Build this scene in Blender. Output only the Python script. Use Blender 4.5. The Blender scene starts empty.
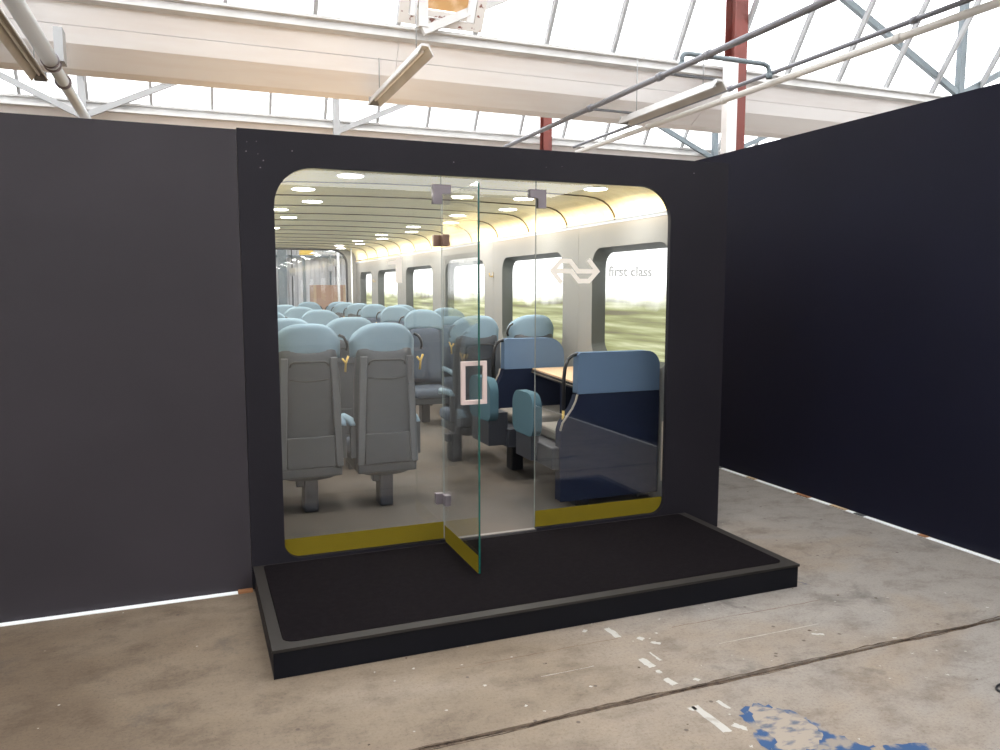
import bpy, bmesh, math, random
from mathutils import Vector, Matrix
random.seed(7)
SC = bpy.context.scene
COL = SC.collection
R = math.radians

# ------------------------------------------------------------------ camera
cd = bpy.data.cameras.new('camera'); cam = bpy.data.objects.new('camera', cd); COL.objects.link(cam)
cd.sensor_fit = 'HORIZONTAL'; cd.sensor_width = 36.0; cd.lens = 36.0 * 774.9 / 1000.0
cam.location = (0, 0, 1.55)
cam.rotation_mode = 'XYZ'; cam.rotation_euler = (R(90 - 6.2842), 0, R(-21.646))
cd.clip_start = 0.05; cd.clip_end = 200
SC.camera = cam

# ------------------------------------------------------------------ sky + view
w = bpy.data.worlds.new('sky'); SC.world = w; w.use_nodes = True
bg = w.node_tree.nodes['Background']; bg.inputs['Color'].default_value = (0.97, 0.985, 1.0, 1); bg.inputs['Strength'].default_value = 4.0
SC.view_settings.view_transform = 'Standard'; SC.view_settings.look = 'None'
SC.view_settings.gamma = 1; SC.view_settings.use_curve_mapping = False
SC.view_settings.exposure = 0.0
SC.cycles.caustics_reflective = False
SC.cycles.transparent_max_bounces = 32           # many panes stand one behind the other

DOWNLIGHT_W = 10.0
COVE_W = 13.0
SCREEN = 1.9

# ------------------------------------------------------------------ materials
def mat(name, col, rough=0.6, metal=0.0, spec=0.5, noise=None, bump=None, emit=None):
    m = bpy.data.materials.new(name); m.use_nodes = True
    nt = m.node_tree; b = nt.nodes['Principled BSDF']
    b.inputs['Base Color'].default_value = (*col, 1); b.inputs['Roughness'].default_value = rough
    b.inputs['Metallic'].default_value = metal; b.inputs['Specular IOR Level'].default_value = spec
    tc = nt.nodes.new('ShaderNodeTexCoord')
    if noise:                                   # (scale xyz, other colour, lo, hi)
        sc3, c2, lo, hi = noise
        mp = nt.nodes.new('ShaderNodeMapping'); mp.inputs['Scale'].default_value = sc3
        n = nt.nodes.new('ShaderNodeTexNoise'); n.inputs['Scale'].default_value = 1; n.inputs['Detail'].default_value = 5
        r = nt.nodes.new('ShaderNodeValToRGB')
        r.color_ramp.elements[0].position = lo; r.color_ramp.elements[1].position = hi
        r.color_ramp.elements[0].color = (*col, 1); r.color_ramp.elements[1].color = (*c2, 1)
        nt.links.new(tc.outputs['Object'], mp.inputs[0]); nt.links.new(mp.outputs[0], n.inputs['Vector'])
        nt.links.new(n.outputs[0], r.inputs[0]); nt.links.new(r.outputs[0], b.inputs['Base Color'])
    if bump:                                    # (scale, strength, distance)
        n = nt.nodes.new('ShaderNodeTexNoise'); n.inputs['Scale'].default_value = bump[0]; n.inputs['Detail'].default_value = 4
        bp = nt.nodes.new('ShaderNodeBump'); bp.inputs['Strength'].default_value = bump[1]; bp.inputs['Distance'].default_value = bump[2]
        nt.links.new(tc.outputs['Object'], n.inputs['Vector']); nt.links.new(n.outputs[0], bp.inputs['Height'])
        nt.links.new(bp.outputs[0], b.inputs['Normal'])
    if emit:
        b.inputs['Emission Color'].default_value = (*emit[0], 1); b.inputs['Emission Strength'].default_value = emit[1]
    return m

def glass_mat(name, tint, edge=False, mult=1.0):
    m = bpy.data.materials.new(name); m.use_nodes = True; nt = m.node_tree
    for n in list(nt.nodes): nt.nodes.remove(n)
    out = nt.nodes.new('ShaderNodeOutputMaterial'); mix = nt.nodes.new('ShaderNodeMixShader')
    tr = nt.nodes.new('ShaderNodeBsdfTransparent'); gl = nt.nodes.new('ShaderNodeBsdfGlossy')
    gl.inputs['Roughness'].default_value = 0.0; tr.inputs['Color'].default_value = (*tint, 1)
    fr = nt.nodes.new('ShaderNodeFresnel'); geo = nt.nodes.new('ShaderNodeNewGeometry')
    mx = nt.nodes.new('ShaderNodeMix'); mx.data_type = 'FLOAT'
    mx.inputs[2].default_value = 1.5; mx.inputs[3].default_value = 1 / 1.5
    nt.links.new(geo.outputs['Backfacing'], mx.inputs[0]); nt.links.new(mx.outputs[0], fr.inputs['IOR'])
    mm = nt.nodes.new('ShaderNodeMath'); mm.operation = 'MULTIPLY'; mm.inputs[1].default_value = mult; mm.use_clamp = True
    nt.links.new(fr.outputs[0], mm.inputs[0])
    nt.links.new(mm.outputs[0], mix.inputs[0]); nt.links.new(tr.outputs[0], mix.inputs[1]); nt.links.new(gl.outputs[0], mix.inputs[2])
    nt.links.new(mix.outputs[0], out.inputs[0])
    return m

def film_mat(name, col, alpha):
    m = bpy.data.materials.new(name); m.use_nodes = True; nt = m.node_tree
    for n in list(nt.nodes): nt.nodes.remove(n)
    out = nt.nodes.new('ShaderNodeOutputMaterial'); mix = nt.nodes.new('ShaderNodeMixShader'); mix.inputs[0].default_value = alpha
    tr = nt.nodes.new('ShaderNodeBsdfTransparent'); df = nt.nodes.new('ShaderNodeBsdfDiffuse'); df.inputs['Color'].default_value = (*col, 1)
    nt.links.new(tr.outputs[0], mix.inputs[1]); nt.links.new(df.outputs[0], mix.inputs[2]); nt.links.new(mix.outputs[0], out.inputs[0])
    return m

def concrete_mat():
    m = bpy.data.materials.new('worn_concrete'); m.use_nodes = True; nt = m.node_tree; L = nt.links.new
    b = nt.nodes['Principled BSDF']; tc = nt.nodes.new('ShaderNodeTexCoord')
    def noise(scale, detail, rough=0.6, vec=None, dist=0.0):
        n = nt.nodes.new('ShaderNodeTexNoise'); n.inputs['Scale'].default_value = scale; n.inputs['Detail'].default_value = detail
        n.inputs['Roughness'].default_value = rough; n.inputs['Distortion'].default_value = dist
        L(vec or tc.outputs['Object'], n.inputs['Vector']); return n.outputs[0]
    def ramp(f, stops):
        r = nt.nodes.new('ShaderNodeValToRGB'); e = r.color_ramp.elements
        e[0].position, e[0].color = stops[0][0], (*stops[0][1], 1); e[1].position, e[1].color = stops[-1][0], (*stops[-1][1], 1)
        for p, c in stops[1:-1]: x = e.new(p); x.color = (*c, 1)
        L(f, r.inputs[0]); return r.outputs[0]
    def mixc(f, a, c, blend='MIX'):
        x = nt.nodes.new('ShaderNodeMix'); x.data_type = 'RGBA'; x.blend_type = blend
        if isinstance(f, float): x.inputs[0].default_value = f
        else: L(f, x.inputs[0])
        for i, v in ((6, a), (7, c)):
            if isinstance(v, tuple): x.inputs[i].default_value = (*v, 1)
            else: L(v, x.inputs[i])
        return x.outputs[2]
    mp = nt.nodes.new('ShaderNodeMapping'); mp.inputs['Scale'].default_value = (0.8, 1.1, 1); L(tc.outputs['Object'], mp.inputs[0])
    # warm brown worn zone towards the left, cool grey towards the right (paint dust and dirt of the floor itself)
    sx = nt.nodes.new('ShaderNodeSeparateXYZ'); L(tc.outputs['Object'], sx.inputs[0])
    big = noise(0.9, 4, vec=mp.outputs[0], dist=0.4)
    add = nt.nodes.new('ShaderNodeMath'); add.operation = 'MULTIPLY_ADD'; L(sx.outputs[0], add.inputs[0]); add.inputs[1].default_value = 0.16; L(big, add.inputs[2])
    base = ramp(add.outputs[0], [(0.38, (0.118, 0.086, 0.059)), (0.62, (0.185, 0.145, 0.106)), (0.85, (0.235, 0.194, 0.156)), (1.20, (0.245, 0.222, 0.20))])
    mott = ramp(noise(5.5, 8, 0.72, vec=mp.outputs[0]), [(0.32, (0.66, 0.63, 0.61)), (0.5, (1, 1, 1)), (0.70, (1.13, 1.12, 1.09))])
    c = mixc(1.0, base, mott, 'MULTIPLY')
    fine = ramp(noise(75, 6, 0.85), [(0.32, (0.62, 0.57, 0.52)), (0.47, (1, 1, 1)), (0.70, (1.14, 1.14, 1.14))])
    c = mixc(1.0, c, fine, 'MULTIPLY')
    dark = ramp(noise(2.3, 7, 0.7, dist=0.6), [(0.58, (0, 0, 0)), (0.70, (1, 1, 1))])
    k = nt.nodes.new('ShaderNodeMath'); k.operation = 'MULTIPLY'; k.inputs[1].default_value = 0.5; L(dark, k.inputs[0])
    c = mixc(k.outputs[0], c, (0.052, 0.046, 0.042))
    vo = nt.nodes.new('ShaderNodeTexVoronoi'); vo.inputs['Scale'].default_value = 11; vo.inputs['Randomness'].default_value = 1; L(tc.outputs['Object'], vo.inputs['Vector'])
    sp = ramp(vo.outputs['Distance'], [(0.045, (1, 1, 1)), (0.06, (0, 0, 0))])
    gate = ramp(noise(3.1, 2), [(0.52, (0, 0, 0)), (0.56, (1, 1, 1))])
    sg = nt.nodes.new('ShaderNodeMath'); sg.operation = 'MULTIPLY'; L(sp, sg.inputs[0]); L(gate, sg.inputs[1])
    c = mixc(sg.outputs[0], c, (0.36, 0.34, 0.31))
    vo2 = nt.nodes.new('ShaderNodeTexVoronoi'); vo2.inputs['Scale'].default_value = 7.3; L(tc.outputs['Object'], vo2.inputs['Vector'])
    sp2 = ramp(vo2.outputs['Distance'], [(0.045, (0.8, 0.8, 0.8)), (0.075, (0, 0, 0))])
    c = mixc(sp2, c, (0.07, 0.05, 0.04))
    L(c, b.inputs['Base Color'])
    b.inputs['Roughness'].default_value = 0.62; b.inputs['Specular IOR Level'].default_value = 0.35
    bp = nt.nodes.new('ShaderNodeBump'); bp.inputs['Strength'].default_value = 0.35; bp.inputs['Distance'].default_value = 0.004
    L(noise(40, 6, 0.7), bp.inputs['Height']); L(bp.outputs[0], b.inputs['Normal'])
    return m

def landscape_mat():
    m = bpy.data.materials.new('backlit_landscape'); m.use_nodes = True; nt = m.node_tree; L = nt.links.new
    b = nt.nodes['Principled BSDF']; tc = nt.nodes.new('ShaderNodeTexCoord')
    sx = nt.nodes.new('ShaderNodeSeparateXYZ'); L(tc.outputs['Object'], sx.inputs[0])
    mp = nt.nodes.new('ShaderNodeMapping'); mp.inputs['Scale'].default_value = (1, 0.7, 16); L(tc.outputs['Object'], mp.inputs[0])
    n = nt.nodes.new('ShaderNodeTexNoise'); n.inputs['Scale'].default_value = 1.3; n.inputs['Detail'].default_value = 4; L(mp.outputs[0], n.inputs['Vector'])
    mp2 = nt.nodes.new('ShaderNodeMapping'); mp2.inputs['Scale'].default_value = (1, 3.0, 3); L(tc.outputs['Object'], mp2.inputs[0])
    n2 = nt.nodes.new('ShaderNodeTexNoise'); n2.inputs['Scale'].default_value = 1.0; n2.inputs['Detail'].default_value = 3; L(mp2.outputs[0], n2.inputs['Vector'])
    h = nt.nodes.new('ShaderNodeMath'); h.operation = 'MULTIPLY_ADD'; L(n2.outputs[0], h.inputs[0]); h.inputs[1].default_value = -0.22; L(sx.outputs[2], h.inputs[2])
    r = nt.nodes.new('ShaderNodeValToRGB'); e = r.color_ramp.elements
    e[0].position = 0.31; e[0].color = (0, 0, 0, 1); e[1].position = 0.46; e[1].color = (1, 1, 1, 1)
    mr = nt.nodes.new('ShaderNodeMapRange'); mr.inputs[1].default_value = 1.0; mr.inputs[2].default_value = 2.0; L(h.outputs[0], mr.inputs[0]); L(mr.outputs[0], r.inputs[0])
    g = nt.nodes.new('ShaderNodeValToRGB'); e = g.color_ramp.elements
    e[0].position = 0.32; e[0].color = (0.14, 0.128, 0.082, 1); e[1].position = 0.68; e[1].color = (0.52, 0.52, 0.37, 1)
    x = e.new(0.44); x.color = (0.215, 0.220, 0.100, 1); x = e.new(0.55); x.color = (0.32, 0.335, 0.175, 1)
    L(n.outputs[0], g.inputs[0])
    mx = nt.nodes.new('ShaderNodeMix'); mx.data_type = 'RGBA'; L(r.outputs[0], mx.inputs[0]); L(g.outputs[0], mx.inputs[6]); mx.inputs[7].default_value = (1, 1, 1, 1)
    L(mx.outputs[2], b.inputs['Emission Color']); b.inputs['Emission Strength'].default_value = SCREEN
    b.inputs['Base Color'].default_value = (0.02, 0.02, 0.02, 1); b.inputs['Roughness'].default_value = 0.4
    return m

M = {}
M['black_wall'] = mat('charcoal_board', (0.021, 0.0175, 0.0215), 0.6, spec=0.32, bump=(120, 0.12, 0.001), noise=((1.2, 1.2, 1.6), (0.027, 0.0225, 0.0275), 0.35, 0.7))
M['frame_wall'] = mat('black_board', (0.009, 0.008, 0.0115), 0.6, spec=0.18, bump=(120, 0.12, 0.001), noise=((1.5, 1.5, 1.5), (0.012, 0.0105, 0.0145), 0.35, 0.7))
M['navy_wall'] = mat('navy_black_board', (0.0042, 0.0046, 0.0125), 0.6, spec=0.16, noise=((0.9, 0.9, 0.9), (0.0055, 0.006, 0.016), 0.35, 0.7))
M['carpet'] = mat('black_carpet', (0.0055, 0.0042, 0.0052), 0.95, spec=0.05, noise=((38, 38, 38), (0.0095, 0.0075, 0.0085), 0.40, 0.8), bump=(400, 0.8, 0.004))
M['black_metal'] = mat('black_powder_coat', (0.004, 0.0043, 0.0068), 0.5, spec=0.15)
M['rim'] = mat('dark_rim', (0.024, 0.021, 0.019), 0.55, spec=0.2)
M['concrete'] = concrete_mat()
M['joint'] = mat('joint_dirt', (0.045, 0.028, 0.018), 0.95, noise=((30, 30, 30), (0.14, 0.095, 0.062), 0.4, 0.75), bump=(80, 0.8, 0.01))
M['crackline'] = mat('rusty_crack', (0.14, 0.085, 0.055), 0.9)
M['white_paint'] = mat('old_white_paint', (0.42, 0.40, 0.365), 0.7, noise=((14, 14, 14), (0.26, 0.235, 0.20), 0.55, 0.72))
M['white_strip'] = mat('white_strip_paint', (0.86, 0.88, 0.90), 0.6)  # also carries the painted light gaps at the partition feet
M['wood_block'] = mat('orange_wood', (0.30, 0.13, 0.05), 0.7, noise=((4, 40, 40), (0.2, 0.09, 0.04), 0.4, 0.7))
M['blue_paint'] = mat('blue_paint', (0.018, 0.058, 0.15), 0.6, noise=((16, 16, 16), (0.22, 0.19, 0.16), 0.49, 0.60))
M['cream_paint'] = mat('flaking_cream_paint', (0.28, 0.235, 0.19), 0.7, noise=((17, 30, 17), (0.09, 0.10, 0.13), 0.50, 0.66))
M['white_steel'] = mat('white_painted_steel', (0.58, 0.575, 0.565), 0.5, noise=((3, 3, 3), (0.50, 0.49, 0.475), 0.4, 0.7))
M['white_board'] = mat('white_gutter_board', (0.90, 0.88, 0.87), 0.6, noise=((0.8, 6, 6), (0.85, 0.81, 0.79), 0.45, 0.7))
M['grey_steel'] = mat('grey_blue_steel', (0.15, 0.185, 0.205), 0.5)
M['pale_steel'] = mat('pale_grey_steel', (0.36, 0.365, 0.37), 0.5)
M['rust'] = mat('red_oxide', (0.17, 0.035, 0.025), 0.6, noise=((5, 5, 2), (0.10, 0.022, 0.018), 0.45, 0.65))
M['galv'] = mat('galvanised', (0.62, 0.67, 0.70), 0.32, metal=0.35)
M['dark_steel'] = mat('dark_steel', (0.06, 0.06, 0.065), 0.5)
M['pipe_grey'] = mat('grey_pipe', (0.19, 0.195, 0.22), 0.45)
M['pipe_white'] = mat('white_pipe', (0.72, 0.70, 0.66), 0.45)
M['ochre'] = mat('ochre_board', (0.58, 0.34, 0.14), 0.7, noise=((6, 6, 6), (0.72, 0.50, 0.30), 0.5, 0.7))
M['peel'] = mat('peeling_white_paint', (0.70, 0.67, 0.64), 0.7, noise=((11, 11, 11), (0.24, 0.11, 0.09), 0.62, 0.66))
M['glass'] = glass_mat('clear_glass', (0.985, 0.992, 0.988), mult=1.35)
M['roof_glass'] = glass_mat('roof_glass', (0.99, 0.99, 0.99), mult=0.6)
M['glass_edge'] = mat('green_glass_edge', (0.006, 0.07, 0.055), 0.15)
M['glass_edge_light'] = mat('pale_glass_edge', (0.22, 0.26, 0.25), 0.2)
M['yellow_film'] = film_mat('yellow_film', (0.16, 0.120, 0.012), 0.90)
M['cream_film'] = film_mat('cream_film', (0.80, 0.74, 0.66), 0.93)
M['pale_film'] = film_mat('pale_grey_film', (0.58, 0.585, 0.57), 0.93)
M['fitting'] = mat('brushed_fitting', (0.19, 0.165, 0.18), 0.45, metal=0.3)
M['hinge'] = mat('bronze_hinge', (0.20, 0.12, 0.09), 0.4, metal=0.4)
M['handle'] = mat('rose_satin_handle', (0.62, 0.50, 0.47), 0.45, metal=0.2)
M['train_ceiling'] = mat('pale_wood_ceiling', (0.88, 0.85, 0.62), 0.5, noise=((1.2, 22, 22), (0.78, 0.74, 0.50), 0.40, 0.68))
M['seam'] = mat('dark_seam', (0.10, 0.075, 0.04), 0.8)
M['train_wall'] = mat('warm_grey_panel', (0.25, 0.247, 0.235), 0.55)
M['rail'] = mat('pale_blue_rail', (0.34, 0.42, 0.58), 0.4)
M['reveal'] = mat('grey_green_window_frame', (0.16, 0.175, 0.165), 0.5)
M['screen'] = landscape_mat()
M['train_floor'] = mat('beige_grey_carpet', (0.14, 0.118, 0.10), 0.95, spec=0.1, noise=((1.6, 1.0, 1), (0.105, 0.097, 0.09), 0.35, 0.65), bump=(300, 0.3, 0.002))
M['lamp'] = mat('lit_diffuser', (1, 1, 1), 0.5, emit=((1, 0.97, 0.9), 14))
M['cove_lamp'] = mat('warm_led', (1, 0.8, 0.5), 0.5, emit=((1, 0.66, 0.30), 1.0))
M['shell'] = mat('grey_seat_shell', (0.052, 0.058, 0.068), 0.45, noise=((3, 3, 3), (0.060, 0.066, 0.076), 0.4, 0.7))
M['shell_light'] = mat('light_grey_rail', (0.095, 0.102, 0.112), 0.42)
M['groove'] = mat('dark_groove', (0.025, 0.025, 0.025), 0.6)
M['seat_blue'] = mat('pale_blue_fabric', (0.225, 0.315, 0.385), 0.9, spec=0.15, bump=(260, 0.06, 0.0006))
M['seat_teal'] = mat('teal_fabric', (0.060, 0.115, 0.145), 0.9, spec=0.15, bump=(260, 0.06, 0.0006))
M['seat_cush'] = mat('blue_grey_cushion', (0.085, 0.105, 0.14), 0.9, spec=0.15)
M['bench_blue'] = mat('steel_blue_fabric', (0.115, 0.175, 0.27), 0.9, spec=0.15, bump=(260, 0.06, 0.0006))
M['navy'] = mat('navy_fabric', (0.007, 0.012, 0.032), 0.85, spec=0.2, bump=(260, 0.06, 0.0006))
M['cream_cush'] = mat('taupe_cushion', (0.30, 0.275, 0.245), 0.9, spec=0.15)
M['table_leg_grey'] = mat('threshold_grey', (0.20, 0.18, 0.16), 0.5)
M['tan_reflection'] = mat('tan_reflection_paint', (0.62, 0.52, 0.42), 0.5)  # tone of a reflection, put into a panel's colour
M['piping'] = mat('taupe_piping', (0.33, 0.29, 0.24), 0.6)
M['black_plastic'] = mat('black_plastic', (0.015, 0.015, 0.017), 0.35)
M['yellow_hook'] = mat('brass_yellow', (0.62, 0.42, 0.10), 0.4)
M['base_dark'] = mat('dark_seat_base', (0.022, 0.025, 0.034), 0.5)
M['table_wood'] = mat('pale_birch', (0.72, 0.50, 0.31), 0.45, noise=((30, 2, 2), (0.62, 0.42, 0.25), 0.4, 0.7))
M['table_edge'] = mat('black_table_edge', (0.015, 0.015, 0.018), 0.4)
M['corrugated'] = mat('pale_corrugated_sheet', (0.62, 0.62, 0.64), 0.55)
M['hall_wall'] = mat('hall_plaster', (0.50, 0.48, 0.46), 0.8)
M['plywood'] = mat('raw_plywood', (0.45, 0.33, 0.21), 0.7, noise=((3, 20, 20), (0.38, 0.27, 0.17), 0.4, 0.7))
M['cardboard'] = mat('brown_cardboard', (0.34, 0.20, 0.13), 0.85)
M['yellow'] = mat('crane_yellow', (0.75, 0.50, 0.08), 0.5)

# ------------------------------------------------------------------ mesh helpers
def new_obj(name, me, m, parent=None):
    if m is not None:
        me.materials.clear()
        for x in (m if isinstance(m, (list, tuple)) else [m]): me.materials.append(M[x])
    o = bpy.data.objects.new(name, me); COL.objects.link(o)
    if parent is not None: o.parent = parent
    return o

def tag(o, label=None, cat=None, group=None, kind=None):
    if label: o['label'] = label
    if cat: o['category'] = cat
    if group: o['group'] = group
    if kind: o['kind'] = kind
    return o

def empty(name, loc=(0, 0, 0), rz=0, label=None, cat=None, group=None, kind=None):
    o = bpy.data.objects.new(name, None); o.empty_display_size = 0.1; COL.objects.link(o)
    o.location = loc; o.rotation_euler = (0, 0, rz)
    return tag(o, label, cat, group, kind)

def add_box(bm, x0, x1, y0, y1, z0, z1, bev=0.0):
    r = bmesh.ops.create_cube(bm, size=1)
    bmesh.ops.scale(bm, vec=(abs(x1 - x0), abs(y1 - y0), abs(z1 - z0)), verts=r['verts'])
    bmesh.ops.translate(bm, vec=((x0 + x1) / 2, (y0 + y1) / 2, (z0 + z1) / 2), verts=r['verts'])
    if bev > 0:
        es = {e for v in r['verts'] for e in v.link_edges}
        bmesh.ops.bevel(bm, geom=list(es), offset=bev, segments=2, affect='EDGES', profile=0.5)

def finish(name, bm, m, parent=None, smooth=False):
    bmesh.ops.recalc_face_normals(bm, faces=bm.faces)
    me = bpy.data.meshes.new(name); bm.to_mesh(me); bm.free()
    if smooth:
        for p in me.polygons: p.use_smooth = True
    return new_obj(name, me, m, parent)

def box(name, x0, x1, y0, y1, z0, z1, m, parent=None, bev=0.0):
    bm = bmesh.new(); add_box(bm, x0, x1, y0, y1, z0, z1, bev); return finish(name, bm, m, parent)

def add_tube(bm, pts, rad, n=10, cap=True):
    pts = [Vector(p) for p in pts]; rings = []
    up = None
    for i, p in enumerate(pts):
        if i == 0: d = pts[1] - p
        elif i == len(pts) - 1: d = p - pts[-2]
        else: d = (pts[i + 1] - p).normalized() + (p - pts[i - 1]).normalized()
        d.normalize()
        if up is None: up = d.orthogonal().normalized()
        else: up = (up - d * up.dot(d)).normalized()
        s = d.cross(up)
        r = rad[i] if isinstance(rad, (list, tuple)) else rad
        rings.append([bm.verts.new(p + (up * math.cos(a) + s * math.sin(a)) * r) for a in [2 * math.pi * k / n for k in range(n)]])
    for a, b in zip(rings, rings[1:]):
        for k in range(n): bm.faces.new((a[k], a[(k + 1) % n], b[(k + 1) % n], b[k]))
    if cap: bm.faces.new(rings[0][::-1]); bm.faces.new(rings[-1])

def tube(name, pts, rad, m, parent=None, n=10):
    bm = bmesh.new(); add_tube(bm, pts, rad, n); return finish(name, bm, m, parent, True)

def add_bar(bm, a, b, wx, wy, up=(0, 1, 0)):
    """rectangular bar from a to b; wx across, wy along 'up'"""
    a, b = Vector(a), Vector(b); d = (b - a).normalized(); u = Vector(up); u = (u - d * u.dot(d)).normalized(); s = d.cross(u)
    vs = []
    for p in (a, b):
        for i, j in ((-1, -1), (1, -1), (1, 1), (-1, 1)): vs.append(bm.verts.new(p + s * wx / 2 * i + u * wy / 2 * j))
    for f in ((0, 3, 2, 1), (4, 5, 6, 7), (0, 1, 5, 4), (1, 2, 6, 5), (2, 3, 7, 6), (3, 0, 4, 7)): bm.faces.new([vs[k] for k in f])

def bar(name, a, b, wx, wy, m, parent=None, up=(0, 1, 0)):
    bm = bmesh.new(); add_bar(bm, a, b, wx, wy, up); return finish(name, bm, m, parent)

def rrect(x0, x1, z0, z1, rt, rb=None, n=8):
    """rounded rectangle loop, rt radius at top corners, rb at bottom"""
    rb = rt if rb is None else rb; pts = []
    for cx, cz, r, a0 in ((x1 - rb, z0 + rb, rb, -90), (x1 - rt, z1 - rt, rt, 0), (x0 + rt, z1 - rt, rt, 90), (x0 + rb, z0 + rb, rb, 180)):
        for k in range(n + 1):
            a = R(a0 + 90 * k / n); pts.append((cx + r * math.cos(a), cz + r * math.sin(a)))
    return pts

def plate(name, loops, thick, m, parent=None, axis='Y', pos=0.0):
    """flat board from 2-D loops (first is the outline, the rest holes), solid thickness; axis is its normal; pos its middle"""
    cu = bpy.data.curves.new(name, 'CURVE'); cu.dimensions = '2D'; cu.fill_mode = 'BOTH'; cu.extrude = thick / 2
    for lp in loops:
        s = cu.splines.new('POLY'); s.points.add(len(lp) - 1); s.use_cyclic_u = True
        for p, q in zip(s.points, lp): p.co = (q[0], q[1], 0, 1)
    t = bpy.data.objects.new('t', cu); COL.objects.link(t)
    dg = bpy.context.evaluated_depsgraph_get(); me = bpy.data.meshes.new_from_object(t.evaluated_get(dg))
    bpy.data.objects.remove(t); bpy.data.curves.remove(cu)
    if axis == 'Y': mt = Matrix(((1, 0, 0, 0), (0, 0, -1, pos), (0, 1, 0, 0), (0, 0, 0, 1)))
    elif axis == 'X': mt = Matrix(((0, 0, 1, pos), (1, 0, 0, 0), (0, 1, 0, 0), (0, 0, 0, 1)))
    else: mt = Matrix.Translation((0, 0, pos))
    me.transform(mt)
    me.name = name
    return new_obj(name, me, m, parent)

def pillow(name, w0, w1, z0, H, T, m, parent=None, topdrop=0.3, wing=0.0, lean=0.0, y=0.0, x=0.0, nu=16, nv=12, pw=3.5, wp=2.4, edge=0.006, botdrop=0.0):
    """soft panel standing in the XZ plane: w0 wide at bottom, w1 at top, thickness T, wings bend to +Y"""
    bm = bmesh.new(); F, B = [], []
    for j in range(nv + 1):
        v = j / nv; fr, br = [], []
        for i in range(nu + 1):
            u = -1 + 2 * i / nu
            uu = math.copysign(1 - (1 - abs(u)) ** 1.4, u)
            hw = (w0 + (w1 - w0) * v) / 2
            vv = 1 - (1 - v) ** 1.5
            zt = H * (1 - topdrop * abs(uu) ** pw); zb = H * botdrop * abs(uu) ** 4
            xx = uu * hw * (1 - 0.10 * max(0, vv - 0.75) / 0.25 * abs(uu))
            zz = zb + vv * (zt - zb)
            t = T / 2 * math.sqrt(max(0, 1 - abs(uu) ** 6)) * math.sqrt(max(0, 1 - abs(2 * vv - 1) ** 8)) + edge / 2
            yc = y + wing * abs(uu) ** wp + lean * zz
            fr.append(bm.verts.new((x + xx, yc + t, z0 + zz))); br.append(bm.verts.new((x + xx, yc - t, z0 + zz)))
        F.append(fr); B.append(br)
    for j in range(nv):
        for i in range(nu):
            bm.faces.new((F[j][i], F[j + 1][i], F[j + 1][i + 1], F[j][i + 1])); bm.faces.new((B[j][i], B[j][i + 1], B[j + 1][i + 1], B[j + 1][i]))
        bm.faces.new((F[j][0], B[j][0], B[j + 1][0], F[j + 1][0])); bm.faces.new((F[j][nu], F[j + 1][nu], B[j + 1][nu], B[j][nu]))
    for i in range(nu):
        bm.faces.new((F[0][i], F[0][i + 1], B[0][i + 1], B[0][i])); bm.faces.new((F[nv][i], B[nv][i], B[nv][i + 1], F[nv][i + 1]))
    return finish(name, bm, m, parent, True)

def prism(name, loop, z0, z1, m, parent=None):
    return plate(name, [loop], z1 - z0, m, parent, 'Z', (z0 + z1) / 2)

def kids(o): return [c for c in bpy.data.objects if c.parent == o]
def copy_tree(o, parent=None):
    c = o.copy(); COL.objects.link(c)
    if parent is not None: c.parent = parent
    for ch in kids(o): copy_tree(ch, c)
    return c

# ================================================================== HALL SETTING
D = 4.08                                                     # plane of the front partition
fl = empty('floor', kind='structure')
def slab(y0, y1, x0=-9, x1=17): return box('slab', x0, x1, y0, y1, -0.12, 0.0, 'concrete', fl)
slab(2.411, 26); slab(-14, 2.389)
bm = bmesh.new(); n = 90                                     # uneven dirt filling the joint, recessed
top, bot = [], []
for i in range(n + 1):
    x = -9 + 26 * i / n
    top.append(bm.verts.new((x, 2.411, -0.004 + random.uniform(-.003, .002)))); bot.append(bm.verts.new((x, 2.389, -0.004 + random.uniform(-.003, .002))))
for i in range(n): bm.faces.new((bot[i], bot[i + 1], top[i + 1], top[i]))
finish('joint_filling', bm, 'joint', fl)
def rough_line(name, y, x0, x1, wd, m, amp=0.006, step=0.04, z=0.0006):
    bm = bmesh.new(); a, b = [], []; x = x0; off = 0
    while x <= x1:
        off = 0.8 * off + random.uniform(-amp, amp) * .6; ww = wd * random.uniform(.4, 1.2)
        a.append(bm.verts.new((x, y + off + ww / 2, z))); b.append(bm.verts.new((x, y + off - ww / 2, z))); x += step
    for i in range(len(a) - 1): bm.faces.new((b[i], b[i + 1], a[i + 1], a[i]))
    return finish(name, bm, m, fl)
rough_line('joint_edge_crumble', 2.413, -4, 6, 0.010, 'joint', 0.009)
rough_line('joint_edge_crumble', 2.388, -4, 6, 0.007, 'joint', 0.006)
rough_line('crack', 2.89, 0.95, 1.75, 0.004, 'crackline'); rough_line('crack', 2.893, 2.0, 2.9, 0.004, 'crackline')
rough_line('scratch', 2.675, 2.1, 2.68, 0.004, 'white_paint', 0.002); rough_line('scratch', 2.70, 1.25, 1.5, 0.003, 'white_paint', 0.002)
def blob(name, pts, m, z=0.0008, jit=0.012, sub=5):
    out = []
    for i, p in enumerate(pts):
        q = pts[(i + 1) % len(pts)]
        for k in range(sub):
            t = k / sub; out.append((p[0] + (q[0] - p[0]) * t + random.uniform(-jit, jit), p[1] + (q[1] - p[1]) * t + random.uniform(-jit, jit)))
    bm = bmesh.new(); bm.faces.new([bm.verts.new((a, b, z)) for a, b in out]); bmesh.ops.triangulate(bm, faces=bm.faces)
    return finish(name, bm, m, fl)
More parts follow.
